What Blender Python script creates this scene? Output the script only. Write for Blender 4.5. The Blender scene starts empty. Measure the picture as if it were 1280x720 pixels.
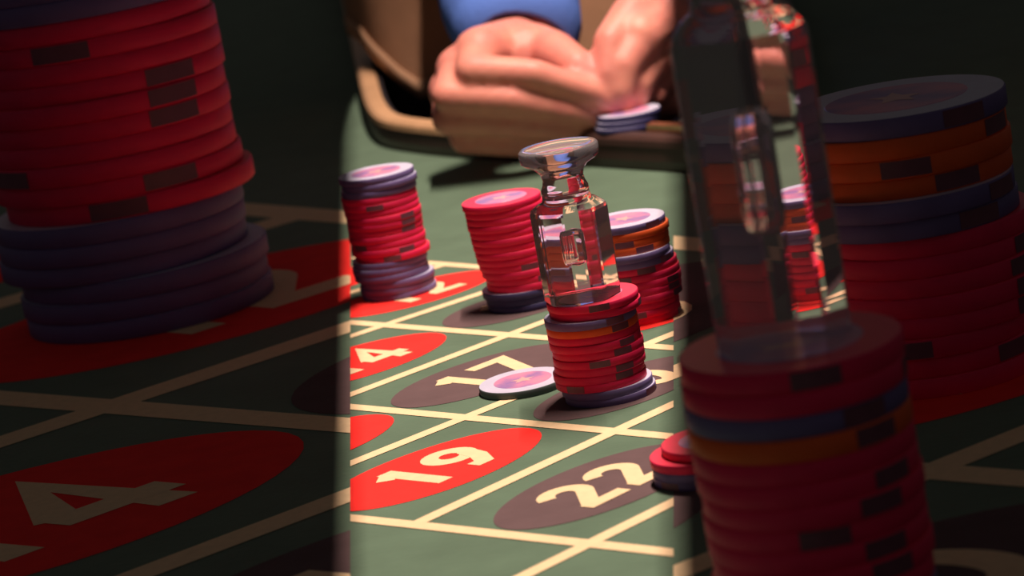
import bpy, bmesh, math, random
from mathutils import Vector, Matrix
random.seed(7)
C = bpy.context.scene.collection
sc = bpy.context.scene

# ------------------------------------------------------------------ camera
FPX, EL, ROLL, DIST = 3588.0, math.radians(12.445), math.radians(9.869), 1.4507
ce, se, cr, sr = math.cos(EL), math.sin(EL), math.cos(ROLL), math.sin(ROLL)
fwd = Vector((0, ce, -se))
r0 = Vector((1, 0, 0))
d0 = fwd.cross(r0)
RIGHT = cr * r0 + sr * d0
DOWN = -sr * r0 + cr * d0
CAM = Vector((0, -DIST * ce, DIST * se))
cam_data = bpy.data.cameras.new('camera')
cam = bpy.data.objects.new('camera', cam_data)
C.objects.link(cam)
m = Matrix((RIGHT, -DOWN, -fwd)).transposed().to_4x4()
m.translation = CAM
cam.matrix_world = m
cam_data.sensor_width = 36.0
cam_data.lens = FPX / 1280.0 * 36.0
cam_data.clip_start = 0.01
cam_data.dof.use_dof = True
cam_data.dof.focus_distance = 1.22
cam_data.dof.aperture_fstop = 14.0
sc.camera = cam

# ------------------------------------------------------------------ world, exposure
world = bpy.data.worlds.new('world')
sc.world = world
world.use_nodes = True
bg = world.node_tree.nodes['Background']
bg.inputs[0].default_value = (1.0, 0.88, 0.84, 1)
bg.inputs[1].default_value = 0.041
sc.view_settings.view_transform = 'Standard'
sc.view_settings.look = 'None'
sc.view_settings.gamma = 1.0
sc.view_settings.use_curve_mapping = False
sc.view_settings.exposure = 0.0
LAMP_POWER = 36.0
LAMP_COLOR = (1.0, 0.79, 0.655)
LAMP_HEIGHT = 1.3


def P(x, y, z=0.0):
    """point of the horizontal plane at height z that the pixel (x, y) of the 1280x720 photograph shows"""
    d = RIGHT * ((x - 640) / FPX) + DOWN * ((y - 360) / FPX) + fwd
    return CAM + d * ((z - CAM.z) / d.z)


def PY(x, y, Y):
    """point at depth Y (world y) that the pixel shows"""
    d = RIGHT * ((x - 640) / FPX) + DOWN * ((y - 360) / FPX) + fwd
    return CAM + d * ((Y - CAM.y) / d.y)


def PX(p):
    q = Vector(p) - CAM
    z = q.dot(fwd)
    return 640 + FPX * q.dot(RIGHT) / z, 360 + FPX * q.dot(DOWN) / z


def pxmm(x, y, z=0.0):
    return FPX / ((P(x, y, z) - CAM).dot(fwd))      # pixels per metre


# ------------------------------------------------------------------ materials
def lin(r, g, b):
    f = lambda c: (c / 255 / 12.92) if c <= 10 else ((c / 255 + 0.055) / 1.055) ** 2.4
    return (f(r), f(g), f(b), 1)


def mat(name, col, rough=0.5, var=0.12, scale=60, bump=0.0, metallic=0.0, spec=0.5, sheen=0.0, trans=0.0, sss=0.0, col2=None):
    mt = bpy.data.materials.new(name)
    mt.use_nodes = True
    nt = mt.node_tree
    b = nt.nodes['Principled BSDF']
    b.inputs['Roughness'].default_value = rough
    b.inputs['Metallic'].default_value = metallic
    b.inputs['Specular IOR Level'].default_value = spec
    b.inputs['Sheen Weight'].default_value = sheen
    if sss:
        b.inputs['Subsurface Weight'].default_value = sss
        b.inputs['Subsurface Radius'].default_value = (0.01, 0.004, 0.002)
        b.inputs['Subsurface Scale'].default_value = 0.4
    tc = nt.nodes.new('ShaderNodeTexCoord')
    nz = nt.nodes.new('ShaderNodeTexNoise')
    nz.inputs['Scale'].default_value = scale
    nz.inputs['Detail'].default_value = 5
    nt.links.new(tc.outputs['Object'], nz.inputs['Vector'])
    rp = nt.nodes.new('ShaderNodeValToRGB')
    c2 = col2 or tuple(min(1, c * (1 + var)) for c in col[:3]) + (1,)
    c1 = tuple(c * (1 - var) for c in col[:3]) + (1,)
    rp.color_ramp.elements[0].position = 0.3
    rp.color_ramp.elements[1].position = 0.7
    rp.color_ramp.elements[0].color = c1
    rp.color_ramp.elements[1].color = c2
    nt.links.new(nz.outputs['Fac'], rp.inputs['Fac'])
    nt.links.new(rp.outputs['Color'], b.inputs['Base Color'])
    if bump:
        bp = nt.nodes.new('ShaderNodeBump')
        bp.inputs['Strength'].default_value = bump
        bp.inputs['Distance'].default_value = 0.0006
        n2 = nt.nodes.new('ShaderNodeTexNoise')
        n2.inputs['Scale'].default_value = scale * 8
        n2.inputs['Detail'].default_value = 3
        nt.links.new(tc.outputs['Object'], n2.inputs['Vector'])
        nt.links.new(n2.outputs['Fac'], bp.inputs['Height'])
        nt.links.new(bp.outputs['Normal'], b.inputs['Normal'])
    return mt


M = {
    'felt': mat('felt', (0.100, 0.160, 0.108, 1), 0.95, 0.10, 30, 0.5, spec=0.1, sheen=0.15),
    'cream': mat('cream_print', (0.82, 0.60, 0.37, 1), 0.9, 0.05, 200, 0.2, spec=0.1),
    'red_print': mat('red_print', (0.95, 0.035, 0.030, 1), 0.9, 0.06, 60, 0.2, spec=0.1),
    'black_print': mat('black_print', (0.125, 0.080, 0.085, 1), 0.9, 0.08, 60, 0.2, spec=0.1),
    'red_edge': mat('red_chip_edge', (0.74, 0.012, 0.085, 1), 0.6, 0.08, 150, spec=0.3),
    'red_face': mat('red_chip_face', (0.88, 0.045, 0.10, 1), 0.40, 0.05, 150),
    'orange_edge': mat('orange_chip_edge', (0.75, 0.10, 0.02, 1), 0.6, 0.08, 150, spec=0.3),
    'orange_face': mat('orange_chip_face', (0.85, 0.16, 0.05, 1), 0.40, 0.05, 150),
    'blue_edge': mat('blue_chip_edge', (0.145, 0.105, 0.275, 1), 0.6, 0.10, 150, spec=0.3),
    'blue_face': mat('blue_chip_face', (0.56, 0.55, 0.72, 1), 0.40, 0.04, 150),
    'navy_edge': mat('navy_chip_edge', (0.05, 0.045, 0.14, 1), 0.6, 0.10, 150, spec=0.3),
    'grey_edge': mat('shaded_grey_chip_edge', (0.075, 0.095, 0.10, 1), 0.6, 0.10, 150, spec=0.3),  # side of the pale chip, with its shade put into the dark colour
    'spot': mat('chip_edge_spot', (0.16, 0.05, 0.085, 1), 0.5, 0.15, 200),
    'inlay': mat('chip_inlay', (0.24, 0.20, 0.55, 1), 0.35, 0.2, 75, col2=(0.85, 0.30, 0.42, 1)),
    'inlay_mark': mat('chip_inlay_mark', (0.75, 0.42, 0.42, 1), 0.35, 0.1, 75),
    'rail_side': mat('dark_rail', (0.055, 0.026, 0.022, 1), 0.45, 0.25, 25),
    'rail_top': mat('tan_rail_edge', (0.62, 0.36, 0.20, 1), 0.40, 0.12, 25),
    'rail_in': mat('black_rail_lining', (0.012, 0.010, 0.016, 1), 0.6, 0.2, 30),
    'brass': mat('brass', (0.75, 0.50, 0.30, 1), 0.28, 0.1, 60, metallic=1.0),
    'carpet': mat('dark_green_carpet', (0.03, 0.04, 0.03, 1), 1.0, 0.2, 60, spec=0.05),
    'skin': mat('skin', (0.80, 0.26, 0.22, 1), 0.52, 0.10, 45, 0.15, sss=0.25, col2=(0.84, 0.33, 0.25, 1)),
    'nail': mat('nail', (0.85, 0.48, 0.42, 1), 0.3, 0.05, 60),
    'tan_cloth': mat('tan_cloth', (0.42, 0.225, 0.135, 1), 0.9, 0.10, 30, 0.4, spec=0.1),
    'tan_hem': mat('tan_hem', (0.50, 0.29, 0.18, 1), 0.9, 0.10, 30, 0.4, spec=0.1),
    'blue_cloth': mat('blue_cloth', (0.10, 0.20, 0.62, 1), 0.85, 0.12, 30, 0.4, spec=0.15),
    'black_cloth': mat('black_cloth', (0.016, 0.013, 0.022, 1), 0.9, 0.2, 40, 0.3, spec=0.1),
    'lamp_metal': mat('lamp_metal', (0.004, 0.004, 0.004, 1), 0.9, 0.1, 30, spec=0.0),
    'table_wood': mat('table_wood', (0.07, 0.035, 0.025, 1), 0.5, 0.25, 12),
}
# clear glass of the marker
g = bpy.data.materials.new('clear_glass')
g.use_nodes = True
gb = g.node_tree.nodes['Principled BSDF']
gb.inputs['Base Color'].default_value = (1.0, 0.89, 0.94, 1)
gb.inputs['Transmission Weight'].default_value = 0.87
gb.inputs['Roughness'].default_value = 0.015
gb.inputs['IOR'].default_value = 1.21
M['glass'] = g


# ------------------------------------------------------------------ helpers
def link(name, me, mts, parent=None):
    o = bpy.data.objects.new(name, me)
    C.objects.link(o)
    for k in (mts if isinstance(mts, (list, tuple)) else [mts]):
        if k and not any(s == M[k] for s in me.materials):
            me.materials.append(M[k])
    if parent:
        o.parent = parent
    return o


def mesh(name, verts, faces, smooth=False, idx=None):
    me = bpy.data.meshes.new(name)
    me.from_pydata([tuple(v) for v in verts], [], faces)
    if idx:
        for p, i in zip(me.polygons, idx):
            p.material_index = i
    if smooth:
        me.polygons.foreach_set('use_smooth', [True] * len(me.polygons))
    me.update()
    return me


def tag(o, label=None, cat=None, group=None, kind=None):
    if label: o['label'] = label
    if cat: o['category'] = cat
    if group: o['group'] = group
    if kind: o['kind'] = kind
    return o


def empty(name, loc=(0, 0, 0)):
    o = bpy.data.objects.new(name, None)
    o.location = loc
    o.empty_display_size = 0.05
    C.objects.link(o)
    return o


def lathe(name, prof, n=48, shape=None, smooth=True, cap=True, idxf=None):
    """prof: (r, z) pairs from bottom to top; shape(theta, k) scales the radius"""
    vs, fs = [], []
    for k, (r, z) in enumerate(prof):
        for i in range(n):
            t = 2 * math.pi * i / n
            rr = r * (shape(t, k) if shape else 1)
            vs.append((rr * math.cos(t), rr * math.sin(t), z))
    ids = []
    for k in range(len(prof) - 1):
        for i in range(n):
            j = (i + 1) % n
            fs.append((k * n + i, k * n + j, (k + 1) * n + j, (k + 1) * n + i))
            ids.append(idxf(k) if idxf else 0)
    if cap:
        fs.append(tuple(reversed(range(n)))); ids.append(idxf(0) if idxf else 0)
        fs.append(tuple((len(prof) - 1) * n + i for i in range(n))); ids.append(idxf(len(prof) - 2) if idxf else 0)
    return mesh(name, vs, fs, smooth, ids)


def box(name, x0, x1, y0, y1, z0, z1):
    v = [(x, y, z) for z in (z0, z1) for y in (y0, y1) for x in (x0, x1)]
    f = [(0, 2, 3, 1), (4, 5, 7, 6), (0, 1, 5, 4), (2, 6, 7, 3), (0, 4, 6, 2), (1, 3, 7, 5)]
    return mesh(name, v, f)


# ------------------------------------------------------------------ floor
fl = link('floor', mesh('floor', [(-4, -3, -0.9), (4, -3, -0.9), (4, 5, -0.9), (-4, 5, -0.9)], [(0, 1, 2, 3)]), 'carpet')
tag(fl, 'dark green carpet floor below the table', None, kind='structure')

# ------------------------------------------------------------------ added slot lamp, out of view, made to light only the middle
def lamp():
    root = empty('added_slot_lamp', (0, 0, 0))
    tag(root, 'added black slot lamp above the table, shaped to light only its middle', 'lamp')
    g0, g1 = P(640, 720), P(640, 170)
    ld = (g1 - g0).normalized()
    e = RIGHT.cross(ld).normalized()
    if e.z < 0: e = -e
    H = LAMP_HEIGHT / e.z
    def line(px):
        a, b = P(px, 720), P(px, 170)
        n = (b - a)
        # parametrise by the distance along the middle line
        f = lambda s: a + n * ((s - (a - g0).dot(ld)) / n.dot(ld))
        return f
    mid = lambda s: g0 + ld * s
    S0, S1 = 0.12, 0.76           # tube
    B0, B1 = -0.10, 1.00           # housing
    c0 = mid((S0 + S1) / 2) + e * H
    for sgn, px in ((-1, 438), (1, 842)):  # added boards that block the lamp's light from both side areas
        L = line(px)
        vs = []
        for s in (B0, B1):
            top = mid(s) + e * H + RIGHT * sgn * 0.005
            bot = c0 + (L((S0 + S1) / 2 + (s - (S0 + S1) / 2) * (1.35 if s < 0.5 else 1.25)) - c0) * 0.72
            for off in (0, 0.004):
                vs += [top + RIGHT * sgn * off, bot + RIGHT * sgn * off]
        link('light_blocking_board', mesh('light_blocking_board', vs, [(0, 1, 5, 4), (2, 6, 7, 3), (0, 4, 6, 2), (1, 3, 7, 5), (0, 2, 3, 1), (4, 5, 7, 6)]), 'lamp_metal', root)
    vs = []
    for s in (B0, B1):
        c = mid(s) + e * (H + 0.004)
        vs += [c - RIGHT * 0.012, c + RIGHT * 0.012, c + RIGHT * 0.012 + e * 0.03, c - RIGHT * 0.012 + e * 0.03]
    link('housing', mesh('housing', vs, [(0, 1, 5, 4), (1, 2, 6, 5), (2, 3, 7, 6), (3, 0, 4, 7), (3, 2, 1, 0), (4, 5, 6, 7)]), 'lamp_metal', root)
    for s in (0.1, 0.5):
        c = mid(s) + e * (H + 0.034)
        vs = []
        for z in (0, 0.9):
            for a in range(6):
                vs.append(c + Vector((0.003 * math.cos(a * 1.0472), 0.003 * math.sin(a * 1.0472), z)))
        link('hanging_rod', mesh('hanging_rod', vs, [(i, (i + 1) % 6, 6 + (i + 1) % 6, 6 + i) for i in range(6)]), 'lamp_metal', root)
    ldta = bpy.data.lights.new('added_lamp_tube', 'AREA')
    ldta.shape = 'RECTANGLE'
    ldta.size = 0.004
    ldta.size_y = S1 - S0
    ldta.energy = LAMP_POWER
    ldta.color = LAMP_COLOR
    ldta.cycles.is_caustics_light = True
    lo = bpy.data.objects.new('added_lamp_tube', ldta)
    C.objects.link(lo)
    zx = e                                   # light shines along its local -Z
    yx = ld
    xx = yx.cross(zx)
    mm = Matrix((xx, yx, zx)).transposed().to_4x4()
    mm.translation = mid((S0 + S1) / 2) + e * H
    lo.matrix_world = mm
    lo.parent = root
lamp()

# ------------------------------------------------------------------ roulette table with the dealer's notch
table = tag(empty('roulette_table'), 'green felt roulette table with cream grid and numbered ovals', 'table')
RZ = 0.021                                    # height of the rail above the felt
# outer foot of the rail on the felt (pixel contour), then mirrored to the right beyond the frame
rail_px = [(430, 5), (440, 55), (449, 100), (456, 135), (462, 160), (472, 178), (489, 187), (545, 195), (620, 201), (700, 206), (790, 212), (870, 217), (930, 219), (955, 214), (968, 202), (985, 175), (1010, 130)]
rail = [P(x, y) for x, y in rail_px]
def smooth_path(pts, it=2):
    for _ in range(it):
        q = [pts[0]]
        for a, b in zip(pts, pts[1:]):
            q += [a * 0.75 + b * 0.25, a * 0.25 + b * 0.75]
        q.append(pts[-1]); pts = q
    return pts
rail = smooth_path(rail, 2)
FARY = 2.7
def extend(p, q, Y):
    d = p - q
    return p + d * ((Y - p.y) / d.y)
lf = Vector((rail[0].x - 0.10, FARY, 0)); rf = Vector((rail[-1].x + 0.25, FARY, 0))
path = [lf] + rail + [rf]
# felt top: rectangle with the notch cut out of its far side
bm = bmesh.new()
outer = [Vector((-1.7, FARY, 0)), Vector((-1.7, -1.0, 0)), Vector((1.7, -1.0, 0)), Vector((1.7, FARY, 0))]
loop = outer + list(reversed(path))
vt = [bm.verts.new(v) for v in loop]
f = bm.faces.new(vt)
f.normal_update()
if f.normal.z < 0: f.normal_flip()
bmesh.ops.triangulate(bm, faces=[f])
ext = bmesh.ops.extrude_face_region(bm, geom=bm.faces[:])
bmesh.ops.translate(bm, vec=(0, 0, -0.05), verts=[v for v in ext['geom'] if isinstance(v, bmesh.types.BMVert)])
bmesh.ops.recalc_face_normals(bm, faces=bm.faces[:])
me = bpy.data.meshes.new('felt'); bm.to_mesh(me); bm.free()
link('felt', me, 'felt', table)
for sx in (-1.5, 1.5):
    for sy in (-0.85, 2.5):
        link('table_leg', box('table_leg', sx - 0.06, sx + 0.06, sy - 0.06, sy + 0.06, -0.9, -0.05), 'table_wood', table)

def sweep(name, path, sect, mts, parent, smooth=True):
    """sect: (offset into the notch, z) closed polygon"""
    n = len(sect); vs = []; fs = []
    for i, p in enumerate(path):
        a = path[max(0, i - 1)]; b = path[min(len(path) - 1, i + 1)]
        t = (b - a).normalized(); nn = Vector((-t.y, t.x, 0))
        for o, z in sect:
            vs.append(p + nn * o + Vector((0, 0, z)))
    for i in range(len(path) - 1):
        for k in range(n):
            l = (k + 1) % n
            fs.append((i * n + k, i * n + l, (i + 1) * n + l, (i + 1) * n + k))
    fs.append(tuple(range(n))); fs.append(tuple(reversed(range((len(path) - 1) * n, len(path) * n))))
    me = mesh(name, vs, fs, False)
    b = bmesh.new(); b.from_mesh(me); bmesh.ops.recalc_face_normals(b, faces=b.faces[:]); b.to_mesh(me); b.free()
    return link(name, me, mts, parent)
rl = sweep('rail', path, [(0, 0), (-0.001, 0.006), (0.0, 0.0145), (0.012, 0.0145), (0.012, -0.06), (0.0, -0.06)], 'rail_side', table)
rl['label'] = 'dark brown raised rail around the notch'
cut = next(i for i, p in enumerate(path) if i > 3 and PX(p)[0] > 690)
SEC = [(-0.001, 0.0145), (-0.0005, 0.0180), (0.0015, RZ - 0.0008), (0.004, RZ), (0.010, RZ), (0.0125, RZ - 0.001), (0.0135, 0.0145)]
tp = sweep('rail_edge', path[:cut + 1], SEC, 'rail_top', table)
tp['label'] = 'tan edge along the top of the rail'
tp = sweep('rail_edge', path[cut:], SEC, 'rail_side', table)  # same edge continued in dark colour; shade at right put into the material
sweep('rail_lining', path, [(0.0135, 0.018), (0.016, 0.018), (0.016, -0.30), (0.0135, -0.30)], 'rail_in', table)
st0 = PY(800, 145, P(800, 213).y + 0.02); 
sw = [p for p in rail if 795 < PX(p)[0] < 900]
if len(sw) > 1:
    o = sweep('brass_strip', sw, [(0.0105, RZ - 0.001), (0.0105, RZ + 0.004), (0.0155, RZ + 0.005), (0.0155, RZ - 0.001)], 'brass', table)

# ------------------------------------------------------------------ printed layout
def px_line(a, b):
    return (P(*a), P(*b))
VL = {0: px_line((438, 648), (842, 691.5)), 1: px_line((438, 509), (842, 546.5)), 2: px_line((438, 403.5), (842, 435.5)), 3: px_line((540, 329.5), (842, 353))}
UL = {-1: px_line((438, 421), (615, 362.5)), 0: px_line((438, 494), (668, 407)), 1: px_line((438, 580), (842, 417.5)), 2: px_line((525, 653), (842, 505.5)), 3: px_line((660, 718), (842, 628))}
def isect(l1, l2):
    (a, b), (c, d) = l1, l2
    r = b - a; s = d - c
    t = ((c - a).x * s.y - (c - a).y * s.x) / (r.x * s.y - r.y * s.x)
    return a + r * t
def G(u, v):
    if u in UL:
        if v in VL: return isect(UL[u], VL[v])
        return G(u, 0) * 2 - G(u, 1) if v == -1 else G(u, 3) * 2 - G(u, 2)
    if u < -1: return G(u + 1, v) * 2 - G(u + 2, v)
    return G(u - 1, v) * 2 - G(u - 2, v)
def cellpt(i, j, s, t):
    a, b, c, d = G(i, j), G(i + 1, j), G(i + 1, j + 1), G(i, j + 1)
    return a * (1 - s) * (1 - t) + b * s * (1 - t) + c * s * t + d * (1 - s) * t

KS = 1280 / 404.0
def big(p):
    x, y = PX(p)
    return P(640 + (x - 640) * KS, 360 + (y - 360) * KS)

def seam(px, keep_right):
    a, b = P(px, 720), P(px, 150)
    n = Vector(((b - a).y, -(b - a).x, 0)).normalized()      # to the right
    return a, (-n if keep_right else n)
SEAMS = {'mid': [seam(438, True), seam(842, False)], 'left': [seam(438, False)], 'right': [seam(842, True)]}
FRAME = {'mid': (438, 842), 'left': (0, 438), 'right': (842, 1280)}

def put_print(name, verts, faces, z, mt, parent, zone, label=None, lay=None):
    if zone != 'mid': verts = [big(v) for v in verts]
    q = [PX(v) for v in verts]
    x0, x1 = FRAME[zone]
    if max(a for a, b in q) < x0 + 1 or min(a for a, b in q) > x1 - 1 or min(b for a, b in q) > 790 or max(b for a, b in q) < 0: return None
    bm = bmesh.new()
    vs = [bm.verts.new((v.x, v.y, z + (lay[i] * 0.00006 if lay else 0))) for i, v in enumerate(verts)]
    for f in faces:
        try: bm.faces.new([vs[i] for i in f])
        except ValueError: pass
    for co, no in SEAMS[zone]:
        bmesh.ops.bisect_plane(bm, geom=bm.verts[:] + bm.edges[:] + bm.faces[:], plane_co=co, plane_no=no, clear_outer=True)
    if not bm.faces:
        bm.free(); return None
    for f in bm.faces:
        f.normal_update()
        if f.normal.z < 0: f.normal_flip()
    me = bpy.data.meshes.new(name); bm.to_mesh(me); bm.free()
    o = link(name, me, mt, parent)
    if label: o['label'] = label
    return o

LW = 0.0068
def strip(a, b, w=LW):
    t = (b - a).normalized(); n = Vector((-t.y, t.x, 0)) * w / 2
    k = 12; vs = []
    for i in range(k + 1):
        c = a.lerp(b, i / k); vs += [c + n, c - n]
    return vs, [(2 * i, 2 * i + 1, 2 * i + 3, 2 * i + 2) for i in range(k)]

def arc(cx, cy, rx, ry, a0, a1, n=14):
    return [(cx + rx * math.cos(math.radians(a0 + (a1 - a0) * k / n)), cy + ry * math.sin(math.radians(a0 + (a1 - a0) * k / n))) for k in range(n + 1)]
GLYPH = {   # pen strokes in a box 0.62 wide and 1 tall
    '0': [arc(0.31, 0.5, 0.21, 0.40, 0, 360, 28)],
    '1': [[(0.36, 0.0), (0.36, 1.0)], [(0.38, 0.93), (0.16, 0.74)]],
    '2': [arc(0.30, 0.69, 0.21, 0.21, 165, -35) + [(0.10, 0.10)], [(0.03, 0.10), (0.60, 0.10)]],
    '3': [arc(0.29, 0.69, 0.20, 0.21, 150, -80), arc(0.29, 0.30, 0.22, 0.21, 85, -150)],
    '4': [[(0.44, 0.0), (0.44, 0.92), (0.08, 0.30)], [(0.03, 0.27), (0.62, 0.27)]],
    '5': [[(0.54, 0.90), (0.15, 0.90), (0.12, 0.52)] + arc(0.29, 0.32, 0.22, 0.23, 120, -150)],
    '6': [arc(0.31, 0.31, 0.21, 0.22, 0, 360, 24), [(0.12, 0.36), (0.26, 0.72), (0.46, 0.96)]],
    '7': [[(0.03, 0.90), (0.55, 0.90), (0.22, 0.0)]],
    '8': [arc(0.31, 0.70, 0.18, 0.20, 0, 360, 24), arc(0.31, 0.30, 0.22, 0.21, 0, 360, 24)],
    '9': [arc(0.31, 0.68, 0.21, 0.22, 0, 360, 24), [(0.50, 0.64), (0.44, 0.34), (0.30, 0.09), (0.14, 0.09)]],
}
def digits(text, w=0.20):
    """flat number as (verts, faces) centred on the origin, 1 unit tall, drawn with a broad pen"""
    vs, fs, lay = [], [], []
    W = 0.70 * len(text) - 0.08
    for q, chh in enumerate(text):
        for li, pl in enumerate(GLYPH[chh]):
            pts = [Vector((x + q * 0.70 - W / 2, y - 0.5)) for x, y in pl]
            closed = (pts[0] - pts[-1]).length < 1e-4
            n = len(pts); b0 = len(vs)
            for k in range(n):
                a = pts[k - 1] if k else (pts[-2] if closed else None)
                c = pts[k + 1] if k < n - 1 else (pts[1] if closed else None)
                d1 = (pts[k] - a).normalized() if a is not None else None
                d2 = (c - pts[k]).normalized() if c is not None else None
                d = (d1 + d2).normalized() if d1 and d2 else (d1 or d2)
                nn = Vector((-d.y, d.x)); f = 1.0
                if d1 and d2: f = min(1.8, 1 / max(0.3, nn.dot(Vector((-d1.y, d1.x)))))
                vs += [pts[k] + nn * w / 2 * f, pts[k] - nn * w / 2 * f]; lay += [li, li]
            fs += [(b0 + 2 * k, b0 + 2 * k + 1, b0 + 2 * k + 3, b0 + 2 * k + 2) for k in range(n - 1)]
    return [(v.x, v.y) for v in vs], fs, lay

RED = {1, 3, 5, 7, 9, 12, 14, 16, 18, 19, 21, 23, 25, 27, 30, 32, 34, 36}
OS, OT = 0.325, 0.455                          # half sizes of an oval in its cell
NH, NW = 0.385, 0.33                            # numeral height (across) and width factor (along)
for zone in ('mid', 'left', 'right'):
    for v in range(4):
        vs, fs = strip(G(-3, v), G(5, v)); put_print('layout_line', vs, fs, 0.0003, 'cream', table, zone)
    for u in range(-2, 5):
        a = G(u, 0); b = G(u, 3)
        if u == 3: a = G(u, -1)
        vs, fs = strip(a, b); put_print('layout_line', vs, fs, 0.00031, 'cream', table, zone)
    for i in range(-3, 5):
        for j in range(3):
            n = 19 + 3 * (i - 1) + j
            vs = [cellpt(i, j, 0.5, 0.5)]
            K = 48
            for k in range(K):
                t = 2 * math.pi * k / K
                vs.append(cellpt(i, j, 0.5 + OS * math.cos(t), 0.5 + OT * math.sin(t)))
            fs = [(0, 1 + k, 1 + (k + 1) % K) for k in range(K)]
            ov = put_print('number_oval', vs, fs, 0.0002, 'red_print' if n in RED else 'black_print', table, zone, ('red' if n in RED else 'black') + ' oval of number %d' % n)
            if ov:
                dv, df, lay = digits(str(n))
                vs = [cellpt(i, j, 0.5 - y * NH, 0.5 + x * NW) for x, y in dv]
                put_print('numeral', vs, df, 0.0004, 'cream', ov, zone, 'cream number %d' % n, lay)

# ------------------------------------------------------------------ chips
R, T = 0.0195, 0.0034
def chip_mesh(edge, face):
    b = 0.00022
    prof = [(R - b, 0), (R, b), (R, T - b), (R - b, T), (R * 0.97, T)]
    me = lathe('chip_' + edge, prof, 48, idxf=lambda k: 1 if k >= 3 else 0)
    me.materials.append(M[edge]); me.materials.append(M[face])
    for p in me.polygons: p.use_smooth = abs(p.normal.z) < 0.3
    return me
CH = {'red': chip_mesh('red_edge', 'red_face'), 'orange': chip_mesh('orange_edge', 'orange_face'), 'blue': chip_mesh('blue_edge', 'blue_face'),
      'navy': chip_mesh('navy_edge', 'blue_face'), 'grey': chip_mesh('grey_edge', 'blue_face')}
WORD = {'red': 'red', 'orange': 'orange', 'blue': 'purple-blue', 'navy': 'dark navy', 'grey': 'pale grey'}
inlay_me = lathe('inlay', [(R * 0.66, T), (R * 0.655, T + 0.00008)], 40, smooth=False); inlay_me.materials.append(M['inlay'])
def star():
    vs = [(0, 0, T + 0.00012)]
    for k in range(10):
        r = R * (0.30 if k % 2 == 0 else 0.14); a = k * math.pi / 5
        vs.append((r * math.cos(a), r * math.sin(a) * 0.8, T + 0.00012))
    return mesh('inlay_mark', vs, [(0, 1 + k, 1 + (k + 1) % 10) for k in range(10)])
mark_me = star(); mark_me.materials.append(M['inlay_mark'])
def spot_mesh():
    vs, fs = [], []
    n = 6; w = math.radians(13)
    for k in range(n + 1):
        a = -w + 2 * w * k / n
        for z in (0.0003, T - 0.0003):
            vs.append(((R + 0.00008) * math.cos(a), (R + 0.00008) * math.sin(a), z))
    for k in range(n): fs.append((2 * k, 2 * k + 2, 2 * k + 3, 2 * k + 1))
    return mesh('edge_spot', vs, fs, True)
spot_me = spot_mesh(); spot_me.materials.append(M['spot'])

def chip(kind, loc, scale, rotz, label, group, inlay=False, spots=(0, 180), tilt=None, name='casino_chip', zs=None):
    o = bpy.data.objects.new(name, CH[kind]); C.objects.link(o)
    o.location = loc; o.scale = (scale, scale, zs or scale)
    o.rotation_euler = (tilt[0] if tilt else 0, tilt[1] if tilt else 0, rotz)
    tag(o, label, 'chip', group)
    for a in spots:
        s = bpy.data.objects.new('edge_spot', spot_me); C.objects.link(s); s.parent = o; s.rotation_euler.z = math.radians(a)
    if inlay:
        s = bpy.data.objects.new('inlay', inlay_me); C.objects.link(s); s.parent = o
        t = bpy.data.objects.new('inlay_mark', mark_me); C.objects.link(t); t.parent = s
    return o

ORD = ['topmost', 'second', 'third', 'fourth', 'fifth', 'sixth', 'seventh', 'eighth', 'ninth', 'tenth', 'eleventh', 'twelfth', 'thirteenth', 'fourteenth', 'fifteenth', 'sixteenth', 'seventeenth', 'eighteenth', 'nineteenth', 'twentieth', 'twenty-first']
def stack(base_px, kinds, where, group, scale=1.0, zs=None, offs=None, jit=0.0004, spots=None, adj='', lean=(0, 0)):
    """kinds listed from the top down; base_px = pixel of the centre of the foot; offs = {index: (dx, dy) in metres}"""
    base = P(*base_px); n = len(kinds); zs = zs or scale
    tops = None
    for q, k in enumerate(reversed(kinds)):
        i = n - 1 - q
        dx, dy = (offs or {}).get(i, (0, 0))
        loc = base + Vector(((dx + random.uniform(-jit, jit)) * scale + lean[0] * q * T * zs, (dy + random.uniform(-jit, jit)) * scale + lean[1] * q * T * zs, q * T * zs))
        if spots and i in spots: sp = spots[i]; rz = 0
        else:
            sp = (0, 180); rz = random.uniform(0, 6.283)
        which = 'topmost chip' if i == 0 else ('bottom chip' if i == n - 1 else '%s chip from the top' % ORD[i])
        label = '%s %s of %s' % (WORD[k], which, where)
        nxt = (offs or {}).get(i - 1, (0, 0)) if i else None
        exposed = i == 0
        chip(k, loc, scale, rz, label, group, exposed, sp, zs=zs)
        tops = loc + Vector((0, 0, T * zs))
    return tops

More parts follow.
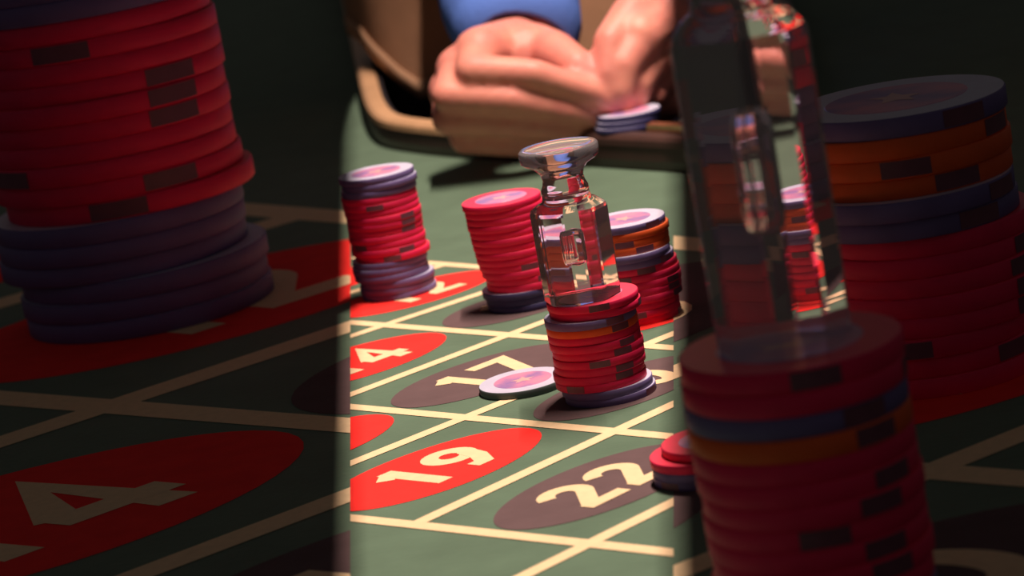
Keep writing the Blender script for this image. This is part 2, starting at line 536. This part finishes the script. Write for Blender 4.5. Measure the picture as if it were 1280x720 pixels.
# spots: angles in degrees, 270 faces the camera
main_top = stack((758, 494), ['red'] * 2 + ['blue', 'orange'] + ['red'] * 7 + ['blue'] * 2, 'the stack under the glass marker', 'chips under the glass marker',
      offs={0: (0.0012, 0), 1: (0.0012, 0.0006), 2: (-0.0016, -0.0004), 3: (-0.001, 0), 4: (-0.001, 0), 5: (-0.0005, 0), 10: (-0.0010, 0), 9: (-0.0010, 0), 11: (0.0010, 0), 12: (0.0022, 0)},
      spots={0: (275, 95), 1: (170, 350), 2: (300, 20), 3: (305, 95), 4: (20, 150), 5: (312, 120), 6: (300, 150), 7: (268, 30), 8: (300, 130), 9: (301, 120), 10: (232, 60), 11: (140, 30), 12: (330, 130)})
stack((497, 366), ['blue'] * 3 + ['red'] * 10 + ['blue'] * 6, 'the stack on red twelve', 'chips on the red twelve',
      offs={0: (0.0, 0), 1: (0.0008, 0), 13: (-0.0008, 0), 14: (-0.001, 0), 15: (-0.001, 0), 16: (0.0012, 0), 17: (0.001, 0), 18: (0.0015, 0), 12: (0.0015, 0)},
      spots={4: (262, 100), 6: (310, 60), 7: (311, 60), 8: (309, 60), 10: (222, 40), 11: (300, 60), 12: (270, 60), **{k: (100, 60) for k in (0, 1, 2, 3, 5, 9, 13, 14, 15, 16, 17, 18)}})
stack((661, 379), ['red'] * 13 + ['navy'] * 3, 'the tall stack left behind the marker', 'chips behind the glass marker',
      offs={**{k: (-0.0045 + 0.00035 * k, 0) for k in range(13)}, 11: (0.0006, 0), 12: (0.001, 0), 13: (-0.0022, -0.0008), 14: (-0.0012, 0), 15: (-0.0008, 0)},
      spots={9: (285, 100), 11: (300, 100), **{k: (100, 60) for k in (0, 1, 2, 3, 4, 5, 6, 7, 8, 10, 12, 13, 14, 15)}})
stack((801, 396), ['blue'] + ['orange'] * 3 + ['blue'] * 2 + ['red'] * 8, 'the stack right behind the marker', 'chips right behind the marker',
      offs={0: (-0.0005, 0), 1: (0.0005, 0), 4: (-0.0008, -0.0022), 5: (0.0002, -0.001), 6: (0.002, 0), 7: (0.0022, 0), 8: (0.0022, 0), 9: (0.0022, 0), 10: (0.002, 0)},
      spots={2: (262, 60), 3: (290, 100), 8: (320, 100), 9: (322, 100)})
stack((883, 594), ['red'] * 2 + ['blue'] * 2, 'the low stack on black 22', 'chips on the black twenty-two',
      offs={0: (0.004, 0.001), 1: (-0.0005, 0), 2: (0.0, 0)})
chip('grey', P(655, 484), 1.0, 0.4, 'pale grey chip with purple inlay lying flat on the black seventeen', None, True, ())

# larger, dim stacks at both sides
ZL = 0.90
sl = 308 / pxmm(182, 386) / (2 * R)
stack((182, 388), ['blue'] * 3 + ['red'] * 10 + ['blue'] * 6, 'the large dim far-left stack', 'chips of the large dim stack at the far left', scale=sl, zs=sl * ZL,
      offs={13: (-0.0008, 0), 14: (-0.001, 0), 15: (-0.001, 0), 16: (0.0012, 0), 17: (0.001, 0), 18: (0.0015, 0), 12: (0.0015, 0)},
      spots={4: (262, 100), 6: (310, 60), 7: (311, 60), 8: (309, 60), 10: (222, 40), 11: (300, 60), 12: (270, 60), **{k: (100, 60) for k in (0, 1, 2, 3, 5, 9, 13, 14, 15, 16, 17, 18)}}, adj='large ')
sb = 268 / pxmm(1160, 470) / (2 * R)
stack((1166, 462), ['blue'] + ['orange'] * 3 + ['blue'] * 2 + ['red'] * 8, 'the large dim right-edge stack', 'chips of the large dim stack at the right edge', scale=sb, zs=sb * 1.07,
      offs={4: (-0.0008, -0.0022), 5: (0.0002, -0.001), 6: (0.002, 0), 7: (0.0022, 0), 8: (0.0022, 0), 9: (0.0022, 0), 10: (0.002, 0)}, spots={2: (262, 60), 3: (290, 100), 8: (320, 100), 9: (322, 100)}, adj='large ')
sm = 1.78
big_top = stack((1040, 778), ['red'] * 2 + ['blue', 'orange'] + ['red'] * 7 + ['blue'] * 2, 'the large stack under the dim marker', 'chips under the tall dim glass', scale=sm, zs=2.08,
      spots={0: (275, 95), 1: (170, 350), 2: (300, 20), 3: (305, 95), 4: (20, 150), 5: (312, 120), 6: (300, 150), 7: (268, 30), 8: (300, 130), 9: (301, 120), 10: (232, 60), 11: (140, 30), 12: (330, 130)}, adj='large ')

# ------------------------------------------------------------------ glass marker
def marker(name, loc, s, label, rot, sz=None):
    prof = [(0.0, 0.0), (0.0155, 0.0), (0.0160, 0.0006), (0.0161, 0.004), (0.0162, 0.030), (0.0163, 0.0435), (0.0158, 0.0452), (0.0128, 0.0475),
            (0.0104, 0.0486), (0.0100, 0.0510), (0.0100, 0.0545), (0.0090, 0.0570), (0.0086, 0.0595), (0.0093, 0.0625), (0.0115, 0.0655), (0.0150, 0.0675), (0.0165, 0.0690),
            (0.0168, 0.0710), (0.0168, 0.0740), (0.0160, 0.0750), (0.0135, 0.0748), (0.0110, 0.0738), (0.0, 0.0735)]
    def oct_(t, k):
        z = prof[k][1]
        if z > 0.0484: return 1.0
        a = (t + math.pi / 8) % (math.pi / 4) - math.pi / 8
        f = math.cos(math.pi / 8) / math.cos(a) * 1.03
        f = min(f, 1.015)
        w = 1.0 if z < 0.0440 else max(0, 1 - (z - 0.0440) / 0.0044)
        return 1 + (f - 1) * w
    n = 96; vs = []; fs = []
    for k, (r, z) in enumerate(prof[1:-1], 1):
        for i in range(n):
            t = 2 * math.pi * i / n; q = r * oct_(t, k)
            vs.append((q * math.cos(t), q * math.sin(t), z))
    m = len(prof) - 2
    for k in range(m - 1):
        for i in range(n):
            j = (i + 1) % n
            fs.append((k * n + i, k * n + j, (k + 1) * n + j, (k + 1) * n + i))
    b0 = len(vs); vs.append((0, 0, 0.0)); vs.append((0, 0, 0.0735))
    for i in range(n):
        j = (i + 1) % n
        fs.append((b0, j, i)); fs.append((b0 + 1, (m - 1) * n + i, (m - 1) * n + j))
    # air bubble bored into the glass, normals inward
    c0 = len(vs); nb = 24
    bp = [(0.0012, 0.0165), (0.0034, 0.0175), (0.0040, 0.0195), (0.0040, 0.0315), (0.0034, 0.0335), (0.0012, 0.0345)]
    for r, z in bp:
        for i in range(nb):
            t = 2 * math.pi * i / nb; vs.append((r * math.cos(t), r * math.sin(t), z))
    for k in range(len(bp) - 1):
        for i in range(nb):
            j = (i + 1) % nb
            fs.append((c0 + k * nb + i, c0 + (k + 1) * nb + i, c0 + (k + 1) * nb + j, c0 + k * nb + j))
    fs.append(tuple(c0 + i for i in range(nb))); fs.append(tuple(reversed([c0 + (len(bp) - 1) * nb + i for i in range(nb)])))
    me = mesh(name, vs, fs, True)
    # facets of the body stay crisp
    for p in me.polygons:
        z = p.center.z
        if z < 0.0475 and Vector(p.center.xy).length > 0.006: p.use_smooth = False
    o = link(name, me, 'glass')
    o.location = loc; o.scale = (s, s, sz or s); o.rotation_euler.z = rot
    tag(o, label, 'marker')
    return o
mk = marker('glass_marker', main_top + Vector((-0.0038, -0.001, 0.00005)), 1.0, 'clear faceted glass marker with flared top standing on the middle chip stack', math.radians(12), 0.87)
for q in (mk,):
    q.cycles.is_caustics_caster = True
for q in bpy.data.objects:
    if q.name.startswith(('casino_chip', 'felt')): q.cycles.is_caustics_receiver = True
marker('glass_marker', big_top + Vector((-0.0015, -0.002, 0.0001)), 1.28, 'tall dim glass marker on the large chip stack at right', math.radians(12), 2.17)

# ------------------------------------------------------------------ person (dealer) standing in the notch
person = empty('person', (0.077, 0.78, -0.9))
tag(person, 'person in a tan top with blue sleeve handling chips with both hands', 'person')
PO = Vector((0.077, 0.78, -0.9))

def capsule(bm, a, b, ra, rb, n=14):
    """closed tapered capsule"""
    a = Vector(a); b = Vector(b); ax = b - a; L = max(ax.length, 1e-6); ax = ax / L
    t = Vector((0, 0, 1)) if abs(ax.z) < 0.9 else Vector((1, 0, 0))
    u = ax.cross(t).normalized(); v = ax.cross(u)
    rings = []
    for k in range(1, 5):
        an = math.pi / 2 * (k / 4 - 1); rings.append((a + ax * ra * math.sin(an), ra * math.cos(an)))
    for k in range(0, 4):
        an = math.pi / 2 * (k / 4); rings.append((b + ax * rb * math.sin(an), rb * math.cos(an)))
    vv = [[bm.verts.new(c + (u * math.cos(2 * math.pi * i / n) + v * math.sin(2 * math.pi * i / n)) * r) for i in range(n)] for c, r in rings]
    p0 = bm.verts.new(a - ax * ra); p1 = bm.verts.new(b + ax * rb)
    for k in range(len(vv) - 1):
        for i in range(n):
            j = (i + 1) % n; bm.faces.new((vv[k][i], vv[k][j], vv[k + 1][j], vv[k + 1][i]))
    for i in range(n):
        j = (i + 1) % n
        bm.faces.new((p0, vv[0][j], vv[0][i])); bm.faces.new((p1, vv[-1][i], vv[-1][j]))

def chain(bm, pts):
    for (a, ra), (b, rb) in zip(pts, pts[1:]): capsule(bm, a, b, ra, rb)

def remesh(name, bm, voxel, smooth_it, mt, parent, off=PO, fac=0.5):
    bmesh.ops.recalc_face_normals(bm, faces=bm.faces[:])
    me = bpy.data.meshes.new(name + '_raw'); bm.to_mesh(me); bm.free()
    ob = bpy.data.objects.new(name + '_raw', me); C.objects.link(ob)
    rm = ob.modifiers.new('r', 'REMESH'); rm.mode = 'VOXEL'; rm.voxel_size = voxel
    smd = ob.modifiers.new('s', 'SMOOTH'); smd.iterations = smooth_it; smd.factor = fac
    bpy.context.view_layer.update()
    m2 = bpy.data.meshes.new_from_object(ob.evaluated_get(bpy.context.evaluated_depsgraph_get()))
    bpy.data.objects.remove(ob); bpy.data.meshes.remove(me)
    m2.name = name
    for v in m2.vertices: v.co = v.co - off
    m2.polygons.foreach_set('use_smooth', [True] * len(m2.polygons))
    m2.materials.clear()
    return link(name, m2, mt, parent)

YO = -0.10
def PH(x, y, Y): return PY(x, y, Y + YO)
def J(x, y, Y, r): return (PY(x, y, Y + YO), r * 0.92)
# torso + both bare arms and hands: one continuous surface
bm = bmesh.new()
TX, TY = 0.077, 0.78
def ell(bm, zs, n=28):
    vv = []
    for z, cx, cy, rx, ry in zs:
        vv.append([bm.verts.new((cx + rx * math.cos(2 * math.pi * i / n), cy + ry * math.sin(2 * math.pi * i / n), z)) for i in range(n)])
    for k in range(len(vv) - 1):
        for i in range(n):
            j = (i + 1) % n; bm.faces.new((vv[k][i], vv[k][j], vv[k + 1][j], vv[k + 1][i]))
    bm.faces.new(list(reversed(vv[0]))); bm.faces.new(vv[-1])
ell(bm, [(-0.10, TX, TY, 0.135, 0.09), (0.05, TX, TY, 0.135, 0.09), (0.20, TX, TY, 0.145, 0.095), (0.34, TX, TY, 0.16, 0.10), (0.40, TX, TY, 0.15, 0.08)])
ELB1 = PY(612, -190, 0.66); SHO1 = Vector((-0.10, 0.78, 0.36))
ELB2 = Vector((0.24, 0.72, 0.17)); SHO2 = Vector((0.23, 0.78, 0.36))
# hand on the left of the picture: back of the hand towards the camera, fingers curled to the right
WR1 = PH(648, 52, 0.50)
chain(bm, [(SHO1, 0.045), (ELB1, 0.040), (WR1, 0.027)])
wr = PH(650, 62, 0.480)
kn = {'index': PH(600, 66, 0.428), 'middle': PH(577, 88, 0.430), 'ring': PH(568, 114, 0.438), 'little': PH(572, 140, 0.450)}
for k in kn: capsule(bm, wr + (kn[k] - wr) * 0.10, kn[k], 0.021, 0.0165)
capsule(bm, PH(655, 70, 0.45), PH(600, 100, 0.445), 0.022, 0.020)
capsule(bm, PH(690, 82, 0.47), PH(640, 120, 0.46), 0.021, 0.019)
chain(bm, [(kn['index'], 0.0140), J(590, 88, 0.402, 0.0112), J(668, 92, 0.393, 0.0098), J(738, 114, 0.396, 0.0084), J(766, 130, 0.401, 0.0070)])
chain(bm, [(kn['middle'], 0.0140), J(560, 119, 0.405, 0.0114), J(640, 124, 0.394, 0.0100), J(712, 138, 0.398, 0.0086), J(748, 148, 0.404, 0.0072)])
chain(bm, [(kn['ring'], 0.0135), J(560, 149, 0.413, 0.0110), J(636, 154, 0.403, 0.0096), J(704, 162, 0.407, 0.0082), J(732, 166, 0.411, 0.0070)])
chain(bm, [(kn['little'], 0.0125), J(580, 175, 0.423, 0.0096), J(646, 181, 0.414, 0.0086), J(696, 183, 0.416, 0.0073), J(716, 183, 0.419, 0.0064)])
chain(bm, [J(668, 62, 0.462, 0.0185), J(694, 68, 0.430, 0.0158), J(722, 84, 0.410, 0.0124), J(756, 108, 0.402, 0.0096), J(770, 122, 0.402, 0.0078)])
# hand on the right of the picture
WR2 = PH(885, -20, 0.50)
chain(bm, [(SHO2, 0.045), (ELB2, 0.040), (WR2, 0.028)])
wr2 = PH(872, 0, 0.485)
k2 = {'index': PH(800, 46, 0.420), 'middle': PH(808, 74, 0.428), 'ring': PH(820, 96, 0.440), 'little': PH(842, 112, 0.455)}
for k in k2: capsule(bm, wr2 + (k2[k] - wr2) * 0.10, k2[k], 0.023, 0.0165)
capsule(bm, PH(835, 25, 0.45), PH(838, 70, 0.45), 0.025, 0.023)
chain(bm, [(k2['index'], 0.0150), J(780, 82, 0.405, 0.0118), J(776, 112, 0.401, 0.0100), J(779, 134, 0.404, 0.0080)])
chain(bm, [(k2['middle'], 0.0150), J(796, 104, 0.412, 0.0118), J(792, 126, 0.412, 0.0100), J(797, 142, 0.418, 0.0080)])
chain(bm, [(k2['ring'], 0.0145), J(814, 118, 0.426, 0.0112), J(810, 134, 0.430, 0.0096), J(812, 144, 0.440, 0.0078)])
chain(bm, [(k2['little'], 0.0130), J(838, 128, 0.440, 0.0100), J(832, 138, 0.450, 0.0086), J(828, 146, 0.460, 0.0070)])
chain(bm, [J(835, 5, 0.455, 0.0190), J(790, 20, 0.430, 0.0150), J(763, 52, 0.412, 0.0116), J(758, 92, 0.402, 0.0090), J(763, 116, 0.400, 0.0076)])
body = remesh('body', bm, 0.0022, 2, 'skin', person)
body['label'] = 'bare hands and forearms'

# trousers and shoes-length legs
bm = bmesh.new()
for sx in (-0.085, 0.085):
    ell(bm, [(-0.89, TX + sx, TY, 0.05, 0.07), (-0.45, TX + sx, TY, 0.065, 0.075), (-0.08, TX + sx * 0.95, TY, 0.085, 0.10)])
ell(bm, [(-0.16, TX, TY, 0.150, 0.108), (-0.05, TX, TY, 0.156, 0.112), (0.10, TX, TY, 0.150, 0.106)])
remesh('trousers', bm, 0.012, 3, 'black_cloth', person)

# tan top: open tube with thickness and a slanting hem
HEM = [PY(440, 50, TY - 0.03), PY(490, 92, TY - 0.085), PY(528, 126, TY - 0.105)]
def hem_z(t):
    # rises towards the side, lower towards the front middle
    x = TX + 0.165 * math.cos(t)
    if x < HEM[1].x: a, b = HEM[0], HEM[1]
    else: a, b = HEM[1], HEM[2]
    k = max(-0.5, min(1.0, (x - a.x) / (b.x - a.x)))
    return a.z + (b.z - a.z) * k
nv = 64; vs = []; fs = []
levels = [0, 0.012, 0.10, 0.20, 0.30, 0.40]
def ringpt(t, lv, o=0.0):
    z0 = hem_z(t)
    z = z0 + lv if lv < 0.02 else max(z0 + 0.02, lv)
    rx = 0.165 + 0.004 * math.sin(7 * t) + o; ry = 0.122 + 0.003 * math.sin(5 * t + 1) + o
    if lv > 0.35: rx *= 0.9; ry *= 0.85
    return (TX + rx * math.cos(t), TY + ry * math.sin(t), z)
for lv in levels:
    for i in range(nv): vs.append(Vector(ringpt(2 * math.pi * i / nv, lv)) - PO)
for k in range(len(levels) - 1):
    for i in range(nv):
        j = (i + 1) % nv; fs.append((k * nv + i, k * nv + j, (k + 1) * nv + j, (k + 1) * nv + i))
top = link('tan_top', mesh('tan_top', vs, fs, True), 'tan_cloth', person)
sd = top.modifiers.new('thick', 'SOLIDIFY'); sd.thickness = 0.003
vs = []; fs = []
for lv, o in ((0, 0.001), (0, 0.0022), (0.014, 0.0022), (0.014, 0.001)):
    for i in range(nv):
        p = Vector(ringpt(2 * math.pi * i / nv, 0, o)); p.z += lv; vs.append(p - PO)
for k in range(4):
    for i in range(nv):
        j = (i + 1) % nv; l = (k + 1) % 4; fs.append((k * nv + i, k * nv + j, l * nv + j, l * nv + i))
link('hem', mesh('hem', vs, fs, True), 'tan_hem', top)

# blue sleeve of the arm on the left of the picture
def sleeve(name, pts, mt):
    n = 28; vs = []; fs = []
    for k, (c, r) in enumerate(pts):
        a = pts[max(0, k - 1)][0]; b = pts[min(len(pts) - 1, k + 1)][0]
        ax = (b - a).normalized(); u = ax.cross(Vector((0, 1, 0))).normalized(); v = ax.cross(u)
        for i in range(n):
            t = 2 * math.pi * i / n; rr = r * (1 + 0.05 * math.sin(3 * t + k * 1.3))
            vs.append(c + (u * math.cos(t) + v * math.sin(t)) * rr - PO)
    for k in range(len(pts) - 1):
        for i in range(n):
            j = (i + 1) % n; fs.append((k * n + i, k * n + j, (k + 1) * n + j, (k + 1) * n + i))
    o = link(name, mesh(name, vs, fs, True), mt, person)
    s = o.modifiers.new('thick', 'SOLIDIFY'); s.thickness = 0.003
    return o
o = sleeve('sleeve', [(SHO1, 0.062), (ELB1, 0.056), (ELB1.lerp(WR1, 0.35), 0.052), (ELB1.lerp(WR1, 0.65), 0.048), (ELB1.lerp(WR1, 0.85), 0.045), (ELB1.lerp(WR1, 0.97), 0.041), (ELB1.lerp(WR1, 1.06), 0.033)], 'blue_cloth')
o['label'] = 'blue sleeve'
o = sleeve('dark_sleeve', [(SHO2, 0.062), (ELB2, 0.056), (ELB2.lerp(WR2, 0.3), 0.050), (ELB2.lerp(WR2, 0.55), 0.047)], 'black_cloth')

# chips held between the hands
hc = PH(784, 156, 0.396)
for k in range(3):
    chip('navy', hc + Vector((0.001 * k, 0.0006 * k, 0.0034 * k - 0.002)), 1.0, 0.3 * k, 'dark navy chip held between the fingertips, %s of three' % ['lowest', 'middle', 'uppermost'][k], 'chips held in the hands', k == 2, ())
